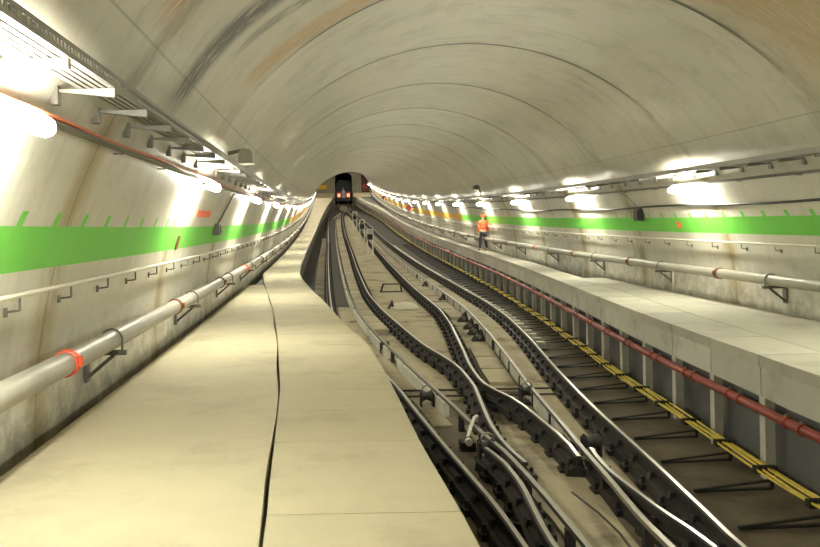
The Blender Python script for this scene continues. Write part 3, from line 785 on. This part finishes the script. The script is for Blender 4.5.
for i, (y, w) in enumerate(((18.6, 'nearest'), (19.6, 'second nearest'), (20.6, 'third nearest'), (22.0, 'fourth nearest'), (27.0, 'fifth nearest'), (32.0, 'farthest'))):
    x = T2(y) - .26
    r = thing('roller_bracket', (x, y, FLOOR), f'black triangular roller bracket beside the right guide strip, {w} of six', 'bracket', 'triangular roller brackets')
    m = MB()
    for e in (-.09, .09):
        a = [m.p(x - .2, y + e - .015, FLOOR), m.p(x + .18, y + e - .015, FLOOR), m.p(x + .10, y + e - .015, FLOOR + .34)]
        b = [m.p(x - .2, y + e + .015, FLOOR), m.p(x + .18, y + e + .015, FLOOR), m.p(x + .10, y + e + .015, FLOOR + .34)]
        m.face(*a); m.face(*b[::-1])
        for j in range(3): m.face(a[j], b[j], b[(j + 1) % 3], a[(j + 1) % 3])
    m.build('gusset', 'black_iron', r)
    m = MB(); m.tube([(x + .02, y - .12, FLOOR + .15), (x + .02, y + .12, FLOOR + .15)], .06, 10); m.build('roller', 'dark_galvanised', r, True)
# white cable horn
m = MB(); px = [(1.86, 9.9, FLOOR + .10), (1.86, 9.85, FLOOR + .20), (1.92, 9.95, FLOOR + .30), (2.02, 10.2, FLOOR + .36), (2.12, 10.5, FLOOR + .30), (2.13, 10.6, FLOOR + .2)]
r = thing('cable_horn', (1.9, 9.9, FLOOR), 'white curved cable horn beside the left guide strip', 'cable guide')
m.tube(px, .024, 8); m.build('horn', 'white_paint', r, True)
m = MB(); m.box(1.76, 1.96, 9.8, 10.0, FLOOR, FLOOR + .12); m.build('base', 'black_iron', r)
m = MB(); m.tube([(1.86, 9.76, FLOOR + .14), (1.86, 9.82, FLOOR + .14)], .05, 12); m.build('eye', 'white_paint', r, True)
# tie rods across the crossing
for i, y in enumerate((13.2, 12.75)):
    m = MB(); m.tube([(1.0, y, FLOOR + .06), (4.0, y, FLOOR + .06)], .018, 6)
    tag(m.build('tie_rod', 'rail_dark', None, True), ('farther dark tie rod across both tracks at the crossing', 'nearer dark tie rod across both tracks at the crossing')[i], 'rod', 'tie rods')
# drain line and cable on the centre floor
m = MB(); m.tube([(2.72, 8.2, FLOOR + .02), (2.80, 7.6, FLOOR + .02), (2.82, 7.1, FLOOR + .02), (2.78, 6.6, FLOOR + .02), (2.80, 5.8, FLOOR + .02)], .02, 6)
tag(m.build('floor_cable', 'rail_dark', None, True), 'thin dark cable on the tan floor between the two guide strips', 'cable')
# steel frame and white bag on the island
r = thing('metal_trestle', (2.62, 30.5, FLOOR), 'dark little steel frame standing on the concrete island', 'frame')
x, y = 2.62, 30.5
m = MB(); m.bar((x - .45, y, FLOOR), (x - .33, y, FLOOR + .38), .07, .07, (0, 1, 0)); m.build('leg', 'black_iron', r)
m = MB(); m.bar((x + .45, y, FLOOR), (x + .4, y, FLOOR + .38), .07, .07, (0, 1, 0)); m.build('leg', 'black_iron', r)
m = MB(); m.bar((x - .36, y, FLOOR + .38), (x + .42, y, FLOOR + .38), .05, .05, (0, 1, 0)); m.bar((x - .45, y + .02, FLOOR + .05), (x + .45, y + .02, FLOOR + .05), .05, .05, (0, 1, 0)); m.build('crossbar', 'black_iron', r)
# crumpled white bag
m = MB(); cx, cy = 2.62, 25.4; N = 16; rows = 7; ringp = []
rnd = random.Random(3)
for i in range(rows):
    a = i / (rows - 1) * PI / 2; rg = []
    for j in range(N):
        t = 2 * PI * j / N; q = 1 + rnd.uniform(-.16, .16)
        rg.append(m.p(cx + .52 * math.cos(a) * math.cos(t) * q, cy + .42 * math.cos(a) * math.sin(t) * q, FLOOR + .24 * math.sin(a) * (1 + rnd.uniform(-.2, .2))))
    ringp.append(rg)
for i in range(rows - 1):
    for j in range(N): m.face(ringp[i][j], ringp[i][(j + 1) % N], ringp[i + 1][(j + 1) % N], ringp[i + 1][j])
m.face(*ringp[-1]); m.face(*ringp[0][::-1])
tag(m.build('crumpled_bag', 'bag_white', None, True), 'crumpled whitish bag lying on the concrete island', 'bag')
m = MB(); a = [m.p(2.02, 25.3, FLOOR), m.p(2.30, 25.15, FLOOR), m.p(2.20, 25.3, FLOOR + .34)]; b = [m.p(2.02, 25.45, FLOOR), m.p(2.30, 25.45, FLOOR), m.p(2.22, 25.45, FLOOR + .34)]
m.face(*a); m.face(*b[::-1])
for j in range(3): m.face(a[j], b[j], b[(j + 1) % 3], a[(j + 1) % 3])
tag(m.build('wedge', 'black_iron'), 'small black wedge left of the whitish bag on the island', 'wedge')
# white equipment stands on the island
def stand(x, y, h, label):
    r = thing('equipment_stand', (x, y, FLOOR), label, 'stand', 'white stands on the island')
    for e in (-.16, .24):
        m = MB(); m.box(x + e - .045, x + e + .045, y - .045, y + .045, FLOOR, FLOOR + h); m.build('post', 'white_paint', r)
    m = MB(); m.box(x - .16, x + .24, y - .06, y + .06, FLOOR + h * .62, FLOOR + h * .82); m.build('cabinet', 'black_iron', r)
    m = MB(); m.box(x - .28, x + .36, y - .2, y + .2, FLOOR, FLOOR + .06); m.build('base', 'white_concrete', r)
    m = MB(); m.bar((x - .16, y, FLOOR + h), (x + .24, y, FLOOR + h), .06, .06); m.build('crossbar', 'white_paint', r)
stand(2.95, 51.7, 1.9, 'white two post stand on the island, nearest of three')
stand(2.98, 64.0, 2.1, 'white two post stand on the island, middle of three')
stand(2.95, 80.0, 2.1, 'tiny white two post stand on the island, farthest of three')

# ------------------------------------------------------------------ far end: train, door, signs
def train():
    y = YE + 1.2; cx = 2.84; r = thing('funicular_train', (cx, y, RAILTOP), 'dark train with red front and two lit lamps in the far opening', 'train')
    def rect(nm, mat, x0, x1, z0, z1, y0, y1, bev=.0):
        m = MB(); m.box(cx + x0, cx + x1, y0, y1, z0, z1); return m.build(nm, mat, r, bevel=bev)
    m = MB(); m.prism([(cx - 1.36, -.95), (cx + 1.36, -.95), (cx + 1.40, 1.0), (cx + 1.2, 2.35), (cx + .8, 2.7), (cx - .8, 2.7), (cx - 1.2, 2.35), (cx - 1.40, 1.0)], y, y + 12); m.build('body', 'train_black', r)
    m = MB(); m.prism([(cx - 1.30, .85), (cx + 1.30, .85), (cx + 1.14, 2.3), (cx + .75, 2.6), (cx - .75, 2.6), (cx - 1.14, 2.3)], y - .04, y); m.build('windscreen', 'train_black', r)
    rect('bumper', 'train_black', -1.3, 1.3, -.95, -.45, y - .15, y)
    rect('front_panel', 'train_red', -1.3, 1.3, -.43, .62, y - .05, y)
    for e in (-1, 1):
        h = rect('headlight', 'headlight_glow', e * .82 - .24, e * .82 + .24, -.25, .35, y - .09, y - .05)
        h['label'] = 'glowing orange lamp panel'
    rect('gangway_door', 'train_grey', -.26, .26, -.40, .95, y - .10, y - .05); rect('wiper', 'train_grey', -.14, .0, .95, 1.35, y - .07, y - .04)
    for e in (-1, 1):
        for q in (2.0, 9.5):
            m = MB(); m.tube([(cx + e * .80, y + q, RAILTOP + .36), (cx + e * .92, y + q, RAILTOP + .36)], .36, 16); m.build('wheel', 'black_iron', r)
    rect('underframe', 'black_iron', -.75, .75, RAILTOP + .2, -.95, y + .5, y + 11.5)
train()
r = thing('recess_door', (6.65, YE + .86, .55), 'dark red panel in the recess right of the far opening', 'door')
m = MB(); m.box(6.0, 7.3, YE + .80, YE + .88, .56, 3.3); m.build('leaf', 'door_red', r)
m = MB(); m.box(6.2, 7.1, YE + .76, YE + .80, 1.2, 2.0); m.build('panel', 'sign_red', r)
m = MB(); m.box(7.12, 7.2, YE + .74, YE + .80, 1.5, 1.75); m.build('handle', 'black_iron', r)
m = MB(); m.box(-1.55, -.1, YE - .08, YE - .03, 1.25, 2.0); tag(m.build('wall_sign', 'sign_yellow'), 'blank yellow sign on the far wall left of the opening', 'sign')
# steps climbing beside the opening
for sd, x0, x1, w in ((-1, -1.9, 1.2, 'left'), (1, 4.5, 7.4, 'right')):
    r = thing('step_flight', ((x0 + x1) / 2, YE - 3, 0), f'pale steps at the far end of the {w} walkway', 'steps')
    for i in range(4):
        m = MB(); m.box(x0, x1, YE - 3 + i * .7, YE - .02, .0 + i * .14, .14 + i * .14); m.build('step', 'slab_concrete', r)
def diamond(y, z, sz, off, label):
    x = wall_x(z, 1, off); r = thing('diamond_sign', (x, y, z), label, 'sign', 'red diamond signs')
    m = MB(); m.prism([(x, z - sz), (x + sz * .8, z), (x, z + sz), (x - sz * .8, z)], y - .02, y + .02); m.build('plate', 'sign_red', r)
    m = MB(); m.bar((x, y + .04, z), (wall_x(z, 1, 0), y + .04, z), .05, .05); m.build('arm', 'dark_galvanised', r)
diamond(61.2, 1.70, .33, .55, 'red diamond sign on the right wall along the orange band')
diamond(87.0, 1.95, .30, .60, 'tiny dark red diamond sign far up the right wall')

# ------------------------------------------------------------------ person on the right walkway
def skinned(name, verts, edges, radii, mat, parent, root=0, sub=2):
    me = bpy.data.meshes.new(name); me.from_pydata(verts, edges, []); me.materials.append(MATS[mat])
    o = bpy.data.objects.new(name, me); C.objects.link(o); o.parent = parent
    sk = o.modifiers.new('skin', 'SKIN'); sk.use_smooth_shade = True
    for i, rr in enumerate(radii):
        v = me.skin_vertices[0].data[i]; v.radius = rr if isinstance(rr, tuple) else (rr, rr); v.use_root = (i == root)
    s2 = o.modifiers.new('sub', 'SUBSURF'); s2.levels = sub; s2.render_levels = sub
    return o
def person(x, y):
    r = thing('person', (x, y, 0.0), 'person in orange jacket and helmet walking on the right walkway', 'person')
    V, E, Rr = [], [], []
    def add(p, rad, par=None):
        V.append(p); Rr.append(rad); k = len(V) - 1
        if par is not None: E.append((par, k))
        return k
    pel = add((0, 0, .96), (.15, .11)); wa = add((0, 0, 1.12), (.14, .10), pel); ch = add((0, .01, 1.30), (.17, .12), wa); sh = add((0, .01, 1.43), (.13, .09), ch)
    nk = add((0, .01, 1.52), .055, sh); hb = add((0, .02, 1.60), (.075, .085), nk); ht = add((0, .01, 1.72), (.07, .085), hb)
    nose = add((0, .11, 1.63), .018, hb)
    ends = []
    for s, st in ((-1, .16), (1, -.12)):
        hip = add((s * .10, 0, .90), .095, pel); kn = add((s * .11, st * .5 + .03, .50), .06, hip); an = add((s * .11, st - .02, .10), .043, kn)
        add((s * .12, st + .14, .045), .038, an)
        ul = add((s * .21, .01, 1.40), .06, sh); el = add((s * .27, -st * .4 - .02, 1.12), .045, ul); wr = add((s * .26, -st * .8 + .05, .90), .032, el)
        pm = add((s * .26, -st * .8 + .07, .83), (.02, .04), wr)
        for f in range(4):
            fy = -.03 + .02 * f; L = (.07, .08, .075, .06)[f]
            k1 = add((s * .255, -st * .8 + .07 + fy, .78), .010, pm); add((s * .235, -st * .8 + .075 + fy, .78 - L), .009, k1)
        t1 = add((s * .24, -st * .8 + .12, .82), .011, pm); add((s * .23, -st * .8 + .14, .77), .009, t1)
        ends.append(st)
    skinned('body', V, E, Rr, 'skin', r)
    jv = [(0, 0, 1.00), (0, 0, 1.14), (0, .01, 1.30), (0, .01, 1.45), (-.21, .01, 1.41), (-.27, -.085, 1.12), (-.26, -.07, .93), (.21, .01, 1.41), (.27, .03, 1.12), (.26, .14, .93)]
    skinned('jacket', jv, [(0, 1), (1, 2), (2, 3), (3, 4), (4, 5), (5, 6), (3, 7), (7, 8), (8, 9)], [(.18, .14), (.18, .14), (.20, .15), (.11, .09), .08, .065, .055, .08, .065, .055], 'orange_cloth', r)
    tv = [(0, 0, .93)]; te = []; tr = [(.16, .12)]
    for s, st in ((-1, .16), (1, -.12)):
        b = len(tv); tv += [(s * .10, 0, .86), (s * .11, st * .5 + .03, .50), (s * .11, st - .02, .12)]; te += [(0, b), (b, b + 1), (b + 1, b + 2)]; tr += [.11, .08, .07]
    skinned('trousers', tv, te, tr, 'trouser_dark', r)
    for s, st in ((-1, .16), (1, -.12)):
        skinned('boot', [(s * .11, st - .05, .06), (s * .115, st + .05, .055), (s * .12, st + .17, .045)], [(0, 1), (1, 2)], [.058, .052, .042], 'boot_tan', r)
    m = MB(False); N = 16; rows = []
    for i in range(6):
        a = i / 5 * PI / 2; rows.append([m.p(.118 * math.cos(a) * math.cos(2 * PI * j / N), .01 + .138 * math.cos(a) * math.sin(2 * PI * j / N), 1.665 + .135 * math.sin(a)) for j in range(N)])
    for i in range(5):
        for j in range(N): m.face(rows[i][j], rows[i][(j + 1) % N], rows[i + 1][(j + 1) % N], rows[i + 1][j])
    br = [m.p(.135 * math.cos(2 * PI * j / N), .02 + .165 * math.sin(2 * PI * j / N), 1.658) for j in range(N)]
    for j in range(N): m.face(br[j], br[(j + 1) % N], rows[0][(j + 1) % N], rows[0][j])
    m.build('helmet', 'helmet_orange', r, True)
    r.rotation_euler = (0, 0, .25); r.scale = (.97, .97, .97)
person(7.40, 34.4)

# ------------------------------------------------------------------ camera, world, look
cam = bpy.data.cameras.new('camera'); co = bpy.data.objects.new('camera', cam); C.objects.link(co)
co.location = (0, 0, 1.6)
F = 720.0; cam.sensor_width = 36; cam.lens = F / 820 * 36
cam.shift_x = (410 - 328.1) / 820; cam.shift_y = -(273.5 - 229.4) / 820
TH = .0181
from mathutils import Matrix
base = Matrix.Rotation(PI / 2, 4, 'X')
co.matrix_world = Matrix.Translation((0, 0, 1.6)) @ base @ Matrix.Rotation(-TH, 4, 'Z')
cam.clip_end = 400; cam.clip_start = .05
sc = bpy.context.scene; sc.camera = co
w = bpy.data.worlds.new('world'); sc.world = w; w.use_nodes = True
w.node_tree.nodes['Background'].inputs[0].default_value = (.02, .02, .018, 1)
sc.view_settings.view_transform = 'Standard'; sc.view_settings.look = 'None'; sc.view_settings.gamma = 1; sc.view_settings.use_curve_mapping = False
sc.view_settings.exposure = 0.5
for o in bpy.data.objects:
    if '_o' in o: del o['_o']
